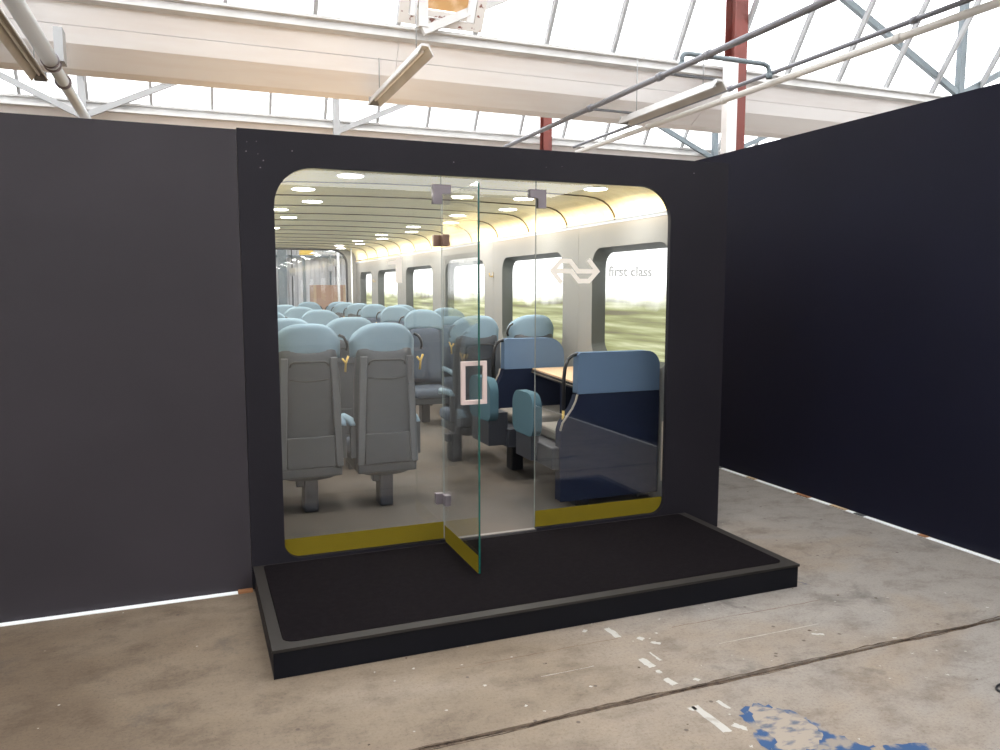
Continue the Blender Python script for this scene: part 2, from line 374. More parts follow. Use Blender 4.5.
def streak(x0, y0, x1, y1, wd):
    dx, dy = x1 - x0, y1 - y0; L = math.hypot(dx, dy); nx, ny = -dy / L * wd / 2, dx / L * wd / 2
    blob('paint_mark', [(x0 + nx, y0 + ny), (x1 + nx, y1 + ny), (x1 - nx, y1 - ny), (x0 - nx, y0 - ny)], 'white_paint', jit=0.004)
for s in ((1.717, 2.995, 1.722, 2.895, .032), (1.705, 2.68, 1.712, 2.60, .034), (1.715, 2.575, 1.713, 2.545, .022), (1.708, 2.50, 1.716, 2.445, .03),
          (1.688, 2.285, 1.700, 2.10, .034), (1.672, 2.285, 1.676, 2.262, .03), (1.792, 2.285, 1.80, 2.225, .016), (1.742, 2.13, 1.775, 2.09, .026),
          (1.80, 2.86, 1.815, 2.835, .03), (1.83, 2.80, 1.86, 2.77, .02), (1.77, 2.72, 1.775, 2.64, .012), (2.55, 2.60, 2.60, 2.58, .016),
          (2.86, 2.44, 2.875, 2.43, .012), (1.81, 2.46, 1.825, 2.44, .02), (1.62, 3.02, 1.60, 3.0, .02)):
    streak(*s)
for k in range(46):
    x, y = random.uniform(0.6, 4.0), random.uniform(1.75, 3.1); s = random.uniform(.004, .011)
    if 2.38 < y < 2.42: continue
    streak(x, y, x + s, y + random.uniform(-s, s), s)
for k in range(14):
    x, y = random.uniform(0.3, 4.0), random.uniform(1.75, 3.1); s = random.uniform(.006, .014)
    if 2.37 < y < 2.43: continue
    blob('chip', [(x, y), (x + s, y), (x + s, y + s), (x, y + s)], 'joint', jit=s * .2, sub=2)
blob('blue_paint_patch', [(1.851, 2.215), (1.93, 2.205), (1.99, 2.15), (2.02, 2.06), (2.04, 1.95), (2.08, 1.86), (2.07, 1.75), (1.98, 1.78), (1.86, 1.85), (1.76, 1.95), (1.75, 2.04), (1.79, 2.07), (1.80, 2.15)], 'blue_paint')
blob('cream_paint_patch', [(1.875, 2.200), (1.93, 2.192), (1.975, 2.14), (2.005, 2.05), (2.00, 1.965), (1.93, 1.92), (1.84, 1.90), (1.80, 1.96), (1.83, 2.03), (1.82, 2.11)], 'cream_paint', z=0.0014, jit=.009)
blob('blue_paint_patch', [(2.13, 1.838), (2.20, 1.826), (2.29, 1.79), (2.28, 1.73), (2.12, 1.75)], 'blue_paint', jit=.01)
rough_line('blue_smear', 1.85, 2.03, 2.11, .012, 'blue_paint', .006, .02)
blob('pale_stain', [(2.92, 3.09), (2.99, 3.07), (2.98, 3.14), (2.94, 3.17)], 'cream_paint', z=0.0006, jit=.012)
# black painted ring at the right-hand frame edge
lp = tube('cable_loop', [(2.93 + .085 * math.cos(a), 1.935 + .035 * math.sin(a), .006) for a in [math.pi * 2 * k / 20 for k in range(20)]] + [(3.0, 1.94, .006), (3.3, 1.9, .006)], 0.005, 'black_plastic', n=6)
tag(lp, 'black cable loop lying on the concrete at the far right', 'cable')

# hall outer walls
box('wall_back', -9, 17, 24.0, 24.2, 0, 4.4, 'hall_wall')['kind'] = 'structure'
box('wall_front', -9, 17, -14.2, -14, 0, 4.4, 'hall_wall')['kind'] = 'structure'
box('wall_left', -9.2, -9, -14, 24, 0, 4.4, 'hall_wall')['kind'] = 'structure'
box('wall_right', 17, 17.2, -14, 24, 0, 4.4, 'hall_wall')['kind'] = 'structure'

# ------------------------------------------------------------------ sawtooth glass roof and gutters
SL = 1.62; ZG = 4.53
def roof_slope(y_low, y_top, x0, x1, step, vis, hatch=False):
    g = empty('glazed_roof', (0, 0, 0), kind='structure')
    z1 = ZG + abs(y_low - y_top) * SL
    nrm = Vector((0, z1 - ZG, -(y_top - y_low))).normalized()
    x = x0
    while x < x1 - .01:
        xe = min(x + step, x1)
        a = Vector((0, y_low, ZG)); b = Vector((0, y_top, z1))
        bm = bmesh.new(); xm = (x + xe) / 2; o = Vector((xm, 0, 0))
        add_bar(bm, a + o, b + o, xe - x, 0.006, nrm); finish('pane', bm, 'roof_glass', g)
        if vis:
            o = Vector((x, 0, 0)); bm = bmesh.new(); add_bar(bm, a + o, b + o, 0.045, 0.07, nrm); finish('glazing_bar', bm, 'pale_steel', g)
        x += step
    return g
GY = [-6.6, -1.4, 3.8, 9.0, 14.2, 19.4]
for y in GY:
    vis = y in (9.0, 14.2)
    roof_slope(y, y - (2.3 if y != 14.2 else .80), -9 if not vis else -6.05, 17 if not vis else 17.2, 26 if not vis else 0.93, vis)
    roof_slope(y + 1.1 if y > 0 else y + .9, y + 2.9, -9, 17, 26, False)
bx = 0
def gutter(y, label, visible):
    g = empty('gutter_beam', (0, y, 0), 0, label, 'beam', None if not visible else None)
    segs = [-6.05, 2.35, 6.75, 11.2, 17.2] if y == 9.0 else [-9, 17]
    def prof(name, pts, m, s0, s1, gap=.004):
        bm = bmesh.new(); a = [bm.verts.new((s0 + gap, p[0], p[1])) for p in pts]; b = [bm.verts.new((s1 - gap, p[0], p[1])) for p in pts]
        n = len(pts)
        for i in range(n): bm.faces.new((a[i], a[(i + 1) % n], b[(i + 1) % n], b[i]))
        bm.faces.new(a[::-1]); bm.faces.new(b); finish(name, bm, m, g)
    for s0, s1 in zip(segs, segs[1:]):
        prof('flange', [(-.06, 4.53), (-.06, 4.50), (-.01, 4.49), (-.02, 4.41), (.04, 4.38), (.08, 4.53)], 'white_steel', s0, s1, 0)
        prof('upper_board', [(.05, 4.42), (.20, 4.215), (.26, 4.215), (.12, 4.42)], 'white_board', s0, s1)
        prof('lower_board', [(.198, 4.205), (.30, 4.06), (.60, 3.88), (.66, 3.90), (.34, 4.10), (.26, 4.205)], 'white_board', s0, s1)
        prof('trough', [(.55, 3.92), (1.05, 3.92), (1.12, 4.53), (1.06, 4.53), (1.0, 3.97), (.60, 3.97)], 'white_board', s0, s1, 0)
    return g
gutter(9.0, 'long white boxed roof gutter beam, the nearer and larger of two', 'beam')
gutter(14.2, 'white gutter beam behind, just above the top edge of the partition', 'beam')
for y in (-6.6, -1.4, 3.8, 19.4):
    g = empty('gutter_beam', (0, y, 0), 0, 'white gutter beam of the hall roof outside the view', 'beam', 'gutters out of view')
    box('trough', -9, 17, 0, 1.0, 4.0, 4.53, 'white_board', g)
# sill strips over gutter 2
s = empty('roof_sill', (0, 14.2, 0), 0, 'pale ledge boards running along the rear gutter beam', 'ledge')
box('sill_board', -9, 17, -.16, -.06, 4.36, 4.40, 'white_steel', s); box('sill_board', -9, 17, -.12, -.06, 4.18, 4.22, 'pale_steel', s)

# trusses
def truss(y, m, label, posts, diags, ztop):
    t = empty('roof_truss', (0, y, 0), 0, label, 'truss')
    for x in posts: bar('post', (x, 0, 4.51 if y < 9 else 4.15), (x, 0, ztop), .11, .09, m, t)
    for a, b in diags: bar('diagonal_brace', (a[0], 0, a[1]), (b[0], 0, b[1]), .09, .07, m, t)
    bar('top_chord', (-6, 0, ztop), (17, 0, ztop), .12, .1, m, t, (0, 1, 0))
truss(8.86, 'white_steel', 'white steel roof truss with post and brace over nearer gutter, left part', [2.57], [((2.57, 4.47), (6.75, 6.55))], 6.62)
truss(8.92, 'grey_steel', 'grey-blue steel roof truss with post and brace at upper right', [11.2], [((11.2, 4.55), (6.9, 6.55)), ((11.2, 4.55), (15.5, 6.55))], 6.68)
truss(14.05, 'pale_steel', 'white steel roof truss over the rear gutter beam', [-1.46, 2.49], [((-1.46, 4.25), (2.3, 6.05)), ((-1.46, 4.25), (-5.2, 6.05)), ((2.49, 4.3), (6.25, 6.05))], 6.02)
truss(14.00, 'grey_steel', 'grey-blue rear roof truss behind the red column', [10.46], [((10.46, 4.3), (6.6, 5.95)), ((10.46, 4.3), (14.3, 5.95))], 6.0)

def column(x, y, h, wd, label):
    c = empty('steel_column', (x, y, 0), 0, label, 'column')
    bm = bmesh.new()
    for a in (-1, 1): add_box(bm, -wd / 2, wd / 2, a * wd * .5 - .008, a * wd * .5 + .008, 0.02, h)
    finish('flange', bm, 'rust', c)
    box('web', -.008, .008, -wd * .5, wd * .5, 0.02, h, 'rust', c); box('base_plate', -wd * .8, wd * .8, -wd * .8, wd * .8, 0, .02, 'rust', c)
column(6.85, 8.78, 6.6, .20, 'tall red-brown steel column rising behind the partition near the right')
column(6.42, 13.80, 5.3, .17, 'short-looking red-brown steel column far behind, above the glass opening')
pb = box('boxed_riser', 6.53, 6.68, 8.50, 8.62, 0.0, 4.52, 'white_board'); tag(pb, 'white boxed-in vertical riser beside the tall red column', 'riser')

# hatch in the roof glazing
def slope_pt(x, t, off=0):                     # t metres up the near slope
    k = math.hypot(1, SL); return Vector((x, 9.0 - t / k - off * SL / k, ZG + t * SL / k - off / k))
h = empty('roof_hatch', (0, 0, 0), 0, 'wooden roof hatch with peeling white frame and ochre board', 'hatch')
un = Vector((0, -SL, -1)).normalized()
for x0, x1, t0, t1, nm, mm, off, th in ((2.30, 2.41, .06, 1.6, 'stile', 'peel', .02, .06), (3.20, 3.31, .06, 1.6, 'stile', 'peel', .02, .06),
        (2.41, 3.20, .06, .15, 'rail', 'peel', .02, .06), (2.50, 3.10, .24, 1.6, 'ochre_panel', 'ochre', .0, .03), (2.42, 2.50, .16, 1.6, 'inner_trim', 'white_strip', .03, .05),
        (3.10, 3.19, .16, 1.6, 'inner_trim', 'white_strip', .03, .05), (2.50, 3.10, .165, .23, 'inner_trim', 'peel', .03, .05)):
    bar(nm, slope_pt((x0 + x1) / 2, t0, off), slope_pt((x0 + x1) / 2, t1, off), x1 - x0, th, mm, h, un)

# ------------------------------------------------------------------ pipes, ducts and light battens under the roof
dz = 3.75
d = empty('round_duct', (-1.17, 9, dz), 0, 'thick silver round pipe with clamps at the top left', 'pipe')
tube('pipe_section', [(0, -7, 0), (0, -.1, 0)], .073, 'galv', d, 20); tube('pipe_section', [(0, -.2, 0), (0, 4.5, 0)], .060, 'galv', d, 20)
for y in (-.22, -.08, .62): tube('clamp', [(0, y, 0), (0, y + .04, 0)], .082, 'fitting', d, 20)
box('clamp_bracket', .03, .11, -.12, .1, .02, .34, 'pale_steel', d)
def batten(x, y0, y1, z, label, wide=.17, br=False):
    b = empty('light_batten', (x, 0, z), 0, label, 'light', None)
    bm = bmesh.new()
    pts = [(-.035, .10), (-wide / 2, 0), (-wide / 2 + .006, -.012), (-.03, .075), (.03, .075), (wide / 2 - .006, -.012), (wide / 2, 0), (.035, .10)]
    A = [bm.verts.new((p[0], y0, p[1])) for p in pts]; B = [bm.verts.new((p[0], y1, p[1])) for p in pts]; n = len(pts)
    for i in range(n): bm.faces.new((A[i], A[(i + 1) % n], B[(i + 1) % n], B[i]))
    bm.faces.new(A); bm.faces.new(B[::-1]); finish('reflector', bm, 'white_steel', b)
    tube('fluorescent_tube', [(0, y0 + .08, .045), (0, y1 - .08, .045)], .013, 'white_strip', b, 8)
    for y in (y0 + .3, y1 - .3): tube('hanger_rod', [(0, y, .09), (0, y, .75)], .006, 'pale_steel', b, 6)
    box('end_cap', -.06, .06, y1, y1 + .012, 0, .1, 'pale_steel', b)
    if br:
        for y in (y0 + .1, y1 - .15): bar('mounting_bar', (-.62, y, .12), (.06, y, .12), .025, .03, 'dark_steel', b)
batten(2.14, 7.3, 9.5, 3.75, 'white V-shaped light batten hanging below the roof hatch')
batten(-1.36, 5.6, 9.5, 3.70, 'white light batten beside the thick silver pipe, top left')
batten(5.42, 7.2, 9.2, 3.72, 'white light batten on black mounting bars beside the red column', .20, True)
p = empty('ceiling_pipe', (4.56, 0, 3.72), 0, 'thin grey pipe crossing diagonally up to the roof, nearest the middle', 'pipe')
tube('pipe_run', [(0, 2, 0), (0, 11.3, 0)], .030, 'pipe_grey', p, 10)
for y in (6.2, 7.0, 8.5): tube('pipe_collar', [(0, y, 0), (0, y + .08, 0)], .042, 'pipe_grey', p, 10)
p = empty('ceiling_pipe', (5.80, 0, 3.72), 0, 'pale cream pipe of the close pair at upper right', 'pipe')
tube('pipe_run', [(0, 2, 0), (0, 11.3, 0)], .034, 'pipe_white', p, 10)
for y in (5.2, 7.6, 9.2): tube('pipe_collar', [(0, y, 0), (0, y + .06, 0)], .044, 'pipe_white', p, 10)
p = empty('ceiling_pipe', (5.74, 0, 3.80), 0, 'dark grey pipe of the close pair, running above the cream one', 'pipe')
tube('pipe_run', [(0, 2, 0), (0, 11.3, 0)], .022, 'pipe_grey', p, 10)
for y in (5.0, 7.4): tube('pipe_collar', [(0, y, 0), (0, y + .06, 0)], .032, 'pipe_grey', p, 10)
p = empty('bent_conduit', (0, 6.75, 3.86), 0, 'grey conduit bent down at both ends, left and right of the red column', 'conduit')
tube('pipe_run', [(4.62, 0, -.10), (4.62, 0, -.02), (4.64, 0, .01), (4.68, 0, .02), (5.62, 0, .02), (5.68, 0, 0), (5.70, 0, -.05), (5.70, 0, -.12)], .024, 'grey_steel', p, 10)
for x in (4.62, 5.70): tube('pipe_collar', [(x, 0, -.12), (x, 0, -.07)], .034, 'grey_steel', p, 10)

# ================================================================== PARTITIONS
H1 = 2.326
lw = empty('wall_partition_left', (0, 0, 0), kind='structure')
for x0, x1 in ((-4.9, -2.4), (-2.398, .236)):
    box('board', x0, x1, D, D + .03, .006, H1, 'black_wall', lw)
for x in (-4.6, -2.4, -.2): box('timber_stud', x - .03, x + .03, D + .031, D + .10, 0.0, H1 - .02, 'plywood', lw)
box('foot_block', .165, .236, D - .035, D - .001, 0, .012, 'wood_block', lw)
st = box('trim_gap_light_left', -4.9, .163, D - .034, D - .001, 0.0, .005, 'white_strip'); st['kind'] = 'structure'  # daylight gap under the left boards, painted as a white strip
fw = empty('wall_partition_front', (0, 0, 0), kind='structure')
OX0, OX1, OZ0, OZ1 = .405, 2.740, .140, 2.165
outer = [(.238, 0.002), (3.157, 0.002), (3.157, H1 + .008), (.238, H1 + .008)]
OPEN = rrect(OX0, OX1, OZ0, OZ1, .20, .085, 10)
# the opening drops to the platform at the doorway
DX0, DX1 = 1.292, 1.856
loop = []
for q in OPEN: loop.append(q)
i = 0
best = None
for k in range(len(OPEN)):                      # bottom edge runs from last point (left) to the first point (right)
    pass
loop = OPEN + [(DX0, OZ0), (DX0, .1265), (DX1, .1265), (DX1, OZ0)]
plate('board', [outer, loop], .030, 'frame_wall', fw, 'Y', D + .015)
for x in (.27, 3.1): box('timber_stud', x - .03, x + .03, D + .031, D + .10, 0.0, H1 - .02, 'plywood', fw)
bm = bmesh.new()                                 # screw heads and dents
for x, z in ((.285, 2.27), (.28, 2.225), (.33, 2.275), (.335, 2.215), (.36, 2.185), (.345, 2.15), (2.9, 2.26), (1.9, 2.24), (2.0, 2.25), (.5, 2.24), (1.35, 2.235)):
    add_tube(bm, [(x, D + .0005, z), (x, D - .0012, z)], random.choice((.002, .0035)), 6)
o = finish('screw', bm, 'fitting', fw); o['kind'] = 'stuff'
rw = empty('wall_partition_right', (0, 0, 0), kind='structure')
for y0, y1 in ((-2.2, 2.7), (2.7, 7.8)): box('board', 4.255, 4.285, y0, y1, .008, 2.70, 'navy_wall', rw)
for y in (-2, 0.2, 2.6, 5.1, 7.6): box('timber_stud', 4.286, 4.35, y - .03, y + .03, 0, 2.68, 'plywood', rw)
for y, m, hl in ((3.43, 'wood_block', .03), (3.93, 'dark_steel', .04), (4.12, 'plywood', .07), (4.47, 'wood_block', .07), (5.05, 'plywood', .05), (5.5, 'dark_steel', .06)): box('foot_block', 4.216, 4.253, y - hl, y + hl, .0052, .009, m, rw)
s2 = box('trim_gap_light_right', 4.222, 4.254, -2.2, 7.8, 0.0, .005, 'white_strip'); s2['kind'] = 'structure'  # light showing under the right partition, put in as white colour

# ------------------------------------------------------------------ platform
PF, PB, PL, PR, PH = 3.068, 4.078, .247, 2.895, .124
pl = empty('platform_step', ((PL + PR) / 2, (PF + PB) / 2, 0), 0, 'low black platform with inset black carpet in front of the glass door', 'platform')
px, py = (PR - PL) / 2, (PB - PF) / 2
plate('top_plate', [[(-px - .004, -py - .006), (px + .006, -py - .006), (px + .006, py), (-px - .004, py)], rrect(-px + .045, px - .045, -py + .05, py - .006, .02, .05, 6)], .012, 'rim', pl, 'Z', PH - .006)
box('front_skirt', -px, px, -py, -py + .018, .001, PH - .0125, 'black_metal', pl); box('side_skirt', -px, -px + .018, -py + .018, py, .001, PH - .0125, 'black_metal', pl)
box('side_skirt', px - .018, px, -py + .018, py, .001, PH - .0125, 'black_metal', pl); box('back_skirt', -px + .018, px - .018, py - .018, py, .001, PH - .0125, 'black_metal', pl)
box('base_board', -px + .018, px - .018, -py + .018, py - .018, .08, PH - .0125, 'black_metal', pl)
plate('carpet', [rrect(-px + .048, px - .048, -py + .053, py - .008, .02, .047, 6)], .013, 'carpet', pl, 'Z', PH - .0055)

# ------------------------------------------------------------------ glass front
GYP = D + .045
gl = empty('glass_front', (0, GYP, 0), 0, 'frameless clear glass front with side lights and transom filling the rounded opening', 'glazing')
gz0, gz1, tz = .1270, 2.200, 2.062
gx0, gx1 = .37, 2.80
def pane(x0, x1, z0, z1, nm='glass_pane'):
    return box(nm, x0, x1, -.005, .005, z0, z1, 'glass', gl)
pane(gx0, DX0 - .002, .1270, gz1); pane(DX1 + .002, gx1, .1270, gz1)
pane(DX0, DX1, tz + .004, gz1, 'transom_pane')
box('pane_edge', DX0 - .0035, DX0 - .001, -.0055, -.0015, .118, gz1, 'glass_edge_light', gl); box('pane_edge', DX1 + .001, DX1 + .003, -.0055, .0055, .118, gz1, 'reveal', gl)
box('yellow_strip', OX0 - .01, DX0 - .004, -.0075, -.0060, .12, .236, 'yellow_film', gl); box('yellow_strip', DX1 + .004, OX1 + .01, -.0075, -.0060, .12, .236, 'yellow_film', gl)
def Lpatch(cx, flip):
    s = -1 if flip else 1                       # arm runs over the door, leg over the side light
    a = [(cx - s * .050, 2.118), (cx + s * .052, 2.118), (cx + s * .052, 2.070), (cx + s * .006, 2.070), (cx - s * .0, 2.064), (cx - s * .0, 2.014), (cx - s * .050, 2.014)]
    o = plate('corner_patch_fitting', [a], .034, 'fitting', gl, 'Y', 0)
Lpatch(1.291, False); Lpatch(1.866, True)
for z, m in ((1.816, 'hinge'), (.372, 'fitting')):
    box('glass_hinge', 1.243, DX0 - .004, -.018, .018, z - .031, z + .031, m, gl, .003)
# numeral 1 on the left side light
o = plate('numeral_one', [[(1.030, 1.586), (1.065, 1.586), (1.065, 1.726), (1.043, 1.726), (1.032, 1.709), (.990, 1.700), (.990, 1.683), (1.030, 1.683)]], .0008, 'cream_film', gl, 'Y', -.0065)
# double arrow emblem
def stroke(name, pts, wd, m, y):
    """polyline band of constant width in the XZ plane"""
    P = [Vector(p) for p in pts]; L_, R_ = [], []
    for i, p in enumerate(P):
        if i == 0: d1 = d2 = (P[1] - p).normalized()
        elif i == len(P) - 1: d1 = d2 = (p - P[-2]).normalized()
        else: d1 = (p - P[i - 1]).normalized(); d2 = (P[i + 1] - p).normalized()
        n1 = Vector((-d1.y, d1.x)); n2 = Vector((-d2.y, d2.x)); nn = (n1 + n2).normalized(); k = wd / 2 / max(.35, nn.dot(n1))
        L_.append(p + nn * k); R_.append(p - nn * k)
    return plate(name, [[tuple(v) for v in L_ + R_[::-1]]], .0008, m, gl, 'Y', y)
cx, cz = 2.111, 1.6585
def E2(u, v): return (cx + u, cz + v)
wd = .027
# left arrow: tail of lower chevron leg -> tip -> top bar -> diagonal down -> middle bar to the right tip
stroke('emblem_band', [E2(-.088, -.070), E2(-.148, 0), E2(-.092, .058), E2(-.032, .058), E2(.018, .000), E2(.132, .000)], wd, 'cream_film', -.0065)
stroke('emblem_band', [E2(.088, .070), E2(.148, 0), E2(.092, -.058), E2(.026, -.058), E2(-.026, .000), E2(-.132, .000)], wd, 'cream_film', -.0066)
def text(name, s, size, x, y, z, m, parent):
    """each letter a child of its own"""
    def mesh(body):
        cu = bpy.data.curves.new(name, 'FONT'); cu.body = body; cu.size = size; cu.extrude = .0003; cu.offset = .0022
        t = bpy.data.objects.new('t', cu); COL.objects.link(t); dg = bpy.context.evaluated_depsgraph_get()
        me = bpy.data.meshes.new_from_object(t.evaluated_get(dg)); bpy.data.objects.remove(t); bpy.data.curves.remove(cu); return me
    root = empty(name); root.parent = parent; root.location = (x, y, z)
    for i, ch in enumerate(s):
        if ch == ' ': continue
        me = mesh(ch); wd_ = max(v.co.x for v in me.vertices)
        full = mesh(s[:i + 1]); x0 = max(v.co.x for v in full.vertices) - wd_; bpy.data.meshes.remove(full)
        me.transform(Matrix(((1, 0, 0, x0), (0, 0, -1, 0), (0, 1, 0, 0), (0, 0, 0, 1)))); new_obj('letter', me, m, root)
text('first_class_lettering', 'first class', .082, 2.335, -.0065, 1.632, 'pale_film', gl)
# door, open at a right angle towards the viewer
dr = empty('glass_door', (DX0 + .002, D + .02, 0), 0, 'clear glass door with green edge standing open over the black platform', 'door')
DW = .560
box('door_leaf', -.005, .005, -DW, -.004, .131, 2.058, 'glass', dr)
box('door_edge', -.0048, .0048, -DW - .0025, -DW - .0001, .131, 2.058, 'glass_edge', dr)
box('hinge_edge', -.0055, -.003, -.0038, -.001, .131, 2.058, 'glass_edge_light', dr)
box('yellow_strip', -.0072, -.0060, -DW, -.005, .131, .222, 'yellow_film', dr)
for z, m in ((1.816, 'hinge'), (.372, 'fitting')):
    box('glass_hinge', -.018, .018, -.055, -.004, z - .031, z + .031, m, dr, .003)
hd = empty('pull_handle'); hd.parent = dr; hd.location = (0, -DW + .075, 1.088)
hb = box('grip_frame', -.068, .068, -.008, .008, .086, .108, 'handle', hd, .001)
box('grip_frame', -.068, .068, -.008, .008, -.108, -.086, 'handle', hd, .001)
box('grip_frame', -.068, -.046, -.008, .008, -.086, .086, 'handle', hd, .001); box('grip_frame', .046, .068, -.008, .008, -.086, .086, 'handle', hd, .001)

# ================================================================== TRAIN INTERIOR
Y0, YE, XL, XR = 4.24, 14.50, .36, 2.90
TF = .130
box('floor_train', XL - .15, XR + .15, D + .032, YE + .1, .002, TF - .007, 'plywood')['kind'] = 'structure'
box('floor_train_carpet', XL - .02, XR + .02, D + .052, YE + .06, TF - .0065, TF, 'train_floor')['kind'] = 'structure'
box('trim_threshold', DX0, DX1, D + .022, D + .051, .1268, .1310, 'table_leg_grey')['kind'] = 'structure'
WIN = [(4.31, 5.37), (5.88, 7.25), (7.75, 9.12), (9.66, 11.0), (11.5, 12.82), (13.3, 14.26)]
def ztop(y): return 2.222 + .0075 * (y - 5)
def ring_frame(name, y0, y1, z0, z1, xa, xb, inset, m, parent, r=.13):
    a = rrect(y0, y1, z0, z1, r, r, 8); b = rrect(y0 + inset, y1 - inset, z0 + inset, z1 - inset, r - inset * .5, r - inset * .5, 8)
    bm = bmesh.new(); A = [bm.verts.new((xa, p[0], p[1])) for p in a]; B = [bm.verts.new((xb, p[0], p[1])) for p in b]; n = len(A)
    for i in range(n): bm.faces.new((A[i], A[(i + 1) % n], B[(i + 1) % n], B[i]))
    bmesh.ops.solidify(bm, geom=bm.faces[:], thickness=.004)
    return finish(name, bm, m, parent)
for side, X, s in (('right', XR, 1), ('left', XL, -1)):
    wl = empty('wall_train_' + side, kind='structure')
    # wall panels, split where the photo shows joints
    cuts = [Y0 - .05, 5.60, 7.50, 9.38, 11.25, 13.08, YE + .3]
    for (a, b), (wa, wb) in zip(zip(cuts, cuts[1:]), WIN):
        plate('wall_panel', [[(a + .002, TF), (b - .002, TF), (b - .002, 2.035), (a + .002, 2.035)], rrect(wa, wb, 1.02, 1.866, .13, .13, 8)], .03, 'train_wall', wl, 'X', X + s * .015)
    box('outer_board', X + s * .20, X + s * .22, D + .032, YE + .3, TF, 2.20, 'plywood', wl)
    box('upper_rail', X - s * .004, X + s * .03, Y0 - .05, YE + .3, 2.036, 2.062, 'rail', wl)
    for k, (wa, wb) in enumerate(WIN):
        win = empty('window_%d' % (k + 1 + (0 if s > 0 else 6)), kind='structure')
        ring_frame('window_frame', wa, wb, 1.02, 1.866, X + s * .001, X + s * .10, .035, 'reveal', win)
        box('backlit_view', X + s * .102, X + s * .110, wa, wb, 1.0, 1.88, 'screen', win)
# ceiling panels with curved coves down to the rails
cov = [(2.900, 2.058), (2.893, 2.092), (2.873, 2.125), (2.843, 2.160), (2.800, 2.188), (2.740, 2.208), (2.66, 2.218), (2.50, 2.222), (2.1, 2.232), (1.63, 2.236)]
prof = cov + [(3.26 - x, z) for x, z in cov[::-1][1:]]
SEAM = [Y0 - .1] + [5.03 + .776 * k for k in range(0, 12)] + [YE + .1]
ce = empty('ceiling_train', kind='structure')
for a, b in zip(SEAM, SEAM[1:]):
    bm = bmesh.new(); g = .008
    def rowv(y, off): return [bm.verts.new((x, y, z + (.0075 * (y - 5)) * (1 if z > 2.1 else .5) + off)) for x, z in prof]
    i0, i1, o0, o1 = rowv(a + g, 0), rowv(b - g, 0), rowv(a + g, .018), rowv(b - g, .018)
    n = len(prof)
    for i in range(n - 1):
        bm.faces.new((i0[i], i0[i + 1], i1[i + 1], i1[i])); bm.faces.new((o0[i], o1[i], o1[i + 1], o0[i + 1]))
        bm.faces.new((i0[i], o0[i], o0[i + 1], i0[i + 1])).material_index = 1; bm.faces.new((i1[i], i1[i + 1], o1[i + 1], o1[i])).material_index = 1
    bm.faces.new((i0[0], i1[0], o1[0], o0[0])); bm.faces.new((i0[-1], o0[-1], o1[-1], i1[-1]))
    finish('ceiling_panel', bm, ['train_ceiling', 'seam'], ce, False)
for a in SEAM[1:-1]:                             # brown edge bead hanging a few millimetres at every joint
    bm = bmesh.new(); rows = []
    for yy, off in ((a - .007, .004), (a - .007, -.007), (a + .007, -.007), (a + .007, .004)):
        row = []
        for i, (x, z) in enumerate(prof):
            p0, p1 = prof[max(0, i - 1)], prof[min(len(prof) - 1, i + 1)]; tx, tz = p1[0] - p0[0], p1[1] - p0[1]; l = math.hypot(tx, tz)
            nx, nz = -tz / l, tx / l                # points out of the train for this winding
            if nz < 0 or (abs(nz) < .2 and (nx > 0) != (x > 1.6)): nx, nz = -nx, -nz
            row.append(bm.verts.new((x + nx * off, yy, z + nz * off + (.0075 * (yy - 5)) * (1 if z > 2.1 else .5))))
        rows.append(row)
    for q in range(4):
        A, B = rows[q], rows[(q + 1) % 4]
        for i in range(len(prof) - 1): bm.faces.new((A[i], A[i + 1], B[i + 1], B[i]))
    finish('joint_bead', bm, 'seam', ce)
bm = bmesh.new()
r0 = [[bm.verts.new((x, y, z + .020 + (.0075 * (y - 5)) * (1 if z > 2.1 else .5))) for x, z in prof] for y in (Y0 - .1, YE + .1)]
for i in range(len(prof) - 1): bm.faces.new((r0[0][i], r0[0][i + 1], r0[1][i + 1], r0[1][i]))
finish('backing_sheet', bm, 'seam', ce)
box('outer_roof', XL - .2, XR + .2, D + .032, YE + .3, 2.315, 2.324, 'plywood', ce)
# downlights and their light
ORD = 'first second third fourth fifth sixth seventh eighth ninth tenth eleventh twelfth thirteenth'.split()
def lamp_at(x, y, z, lab=''):
    d = empty('downlight', (x, y, z), 0, 'round lit downlight in the %s row of the train ceiling, %s from the glass front' % lab, 'light', 'round downlights in the train ceiling')
    bm = bmesh.new(); bmesh.ops.create_cone(bm, cap_ends=True, segments=24, radius1=.074, radius2=.074, depth=.004); finish('diffuser', bm, 'lamp', d).location = (0, 0, -.004)
    bm = bmesh.new(); bmesh.ops.create_cone(bm, cap_ends=True, segments=24, radius1=.086, radius2=.078, depth=.006); finish('bezel', bm, 'white_strip', d).location = (0, 0, 0.0)
    return d
for k, (a, b) in enumerate(zip(SEAM, SEAM[1:])):
    yc = 4.65 if k == 0 else (a + b) / 2
    xs = (.90, 2.53) if k % 2 == 0 else (.73, 2.34)
    for x in xs:
        z = ztop(yc) + (.004 if 1 < x < 2.4 else 0)
        lamp_at(x, yc, z - .002, ('left' if x < 1.5 else 'right', ORD[k]))
        ld = bpy.data.lights.new('downlight_light', 'AREA'); ld.shape = 'DISK'; ld.size = .12; ld.energy = DOWNLIGHT_W; ld.color = (1, .97, .93)
        lo = bpy.data.objects.new('downlight_light', ld); COL.objects.link(lo); lo.location = (x, yc, z - .012)
        if k == 0: lamp0 = None
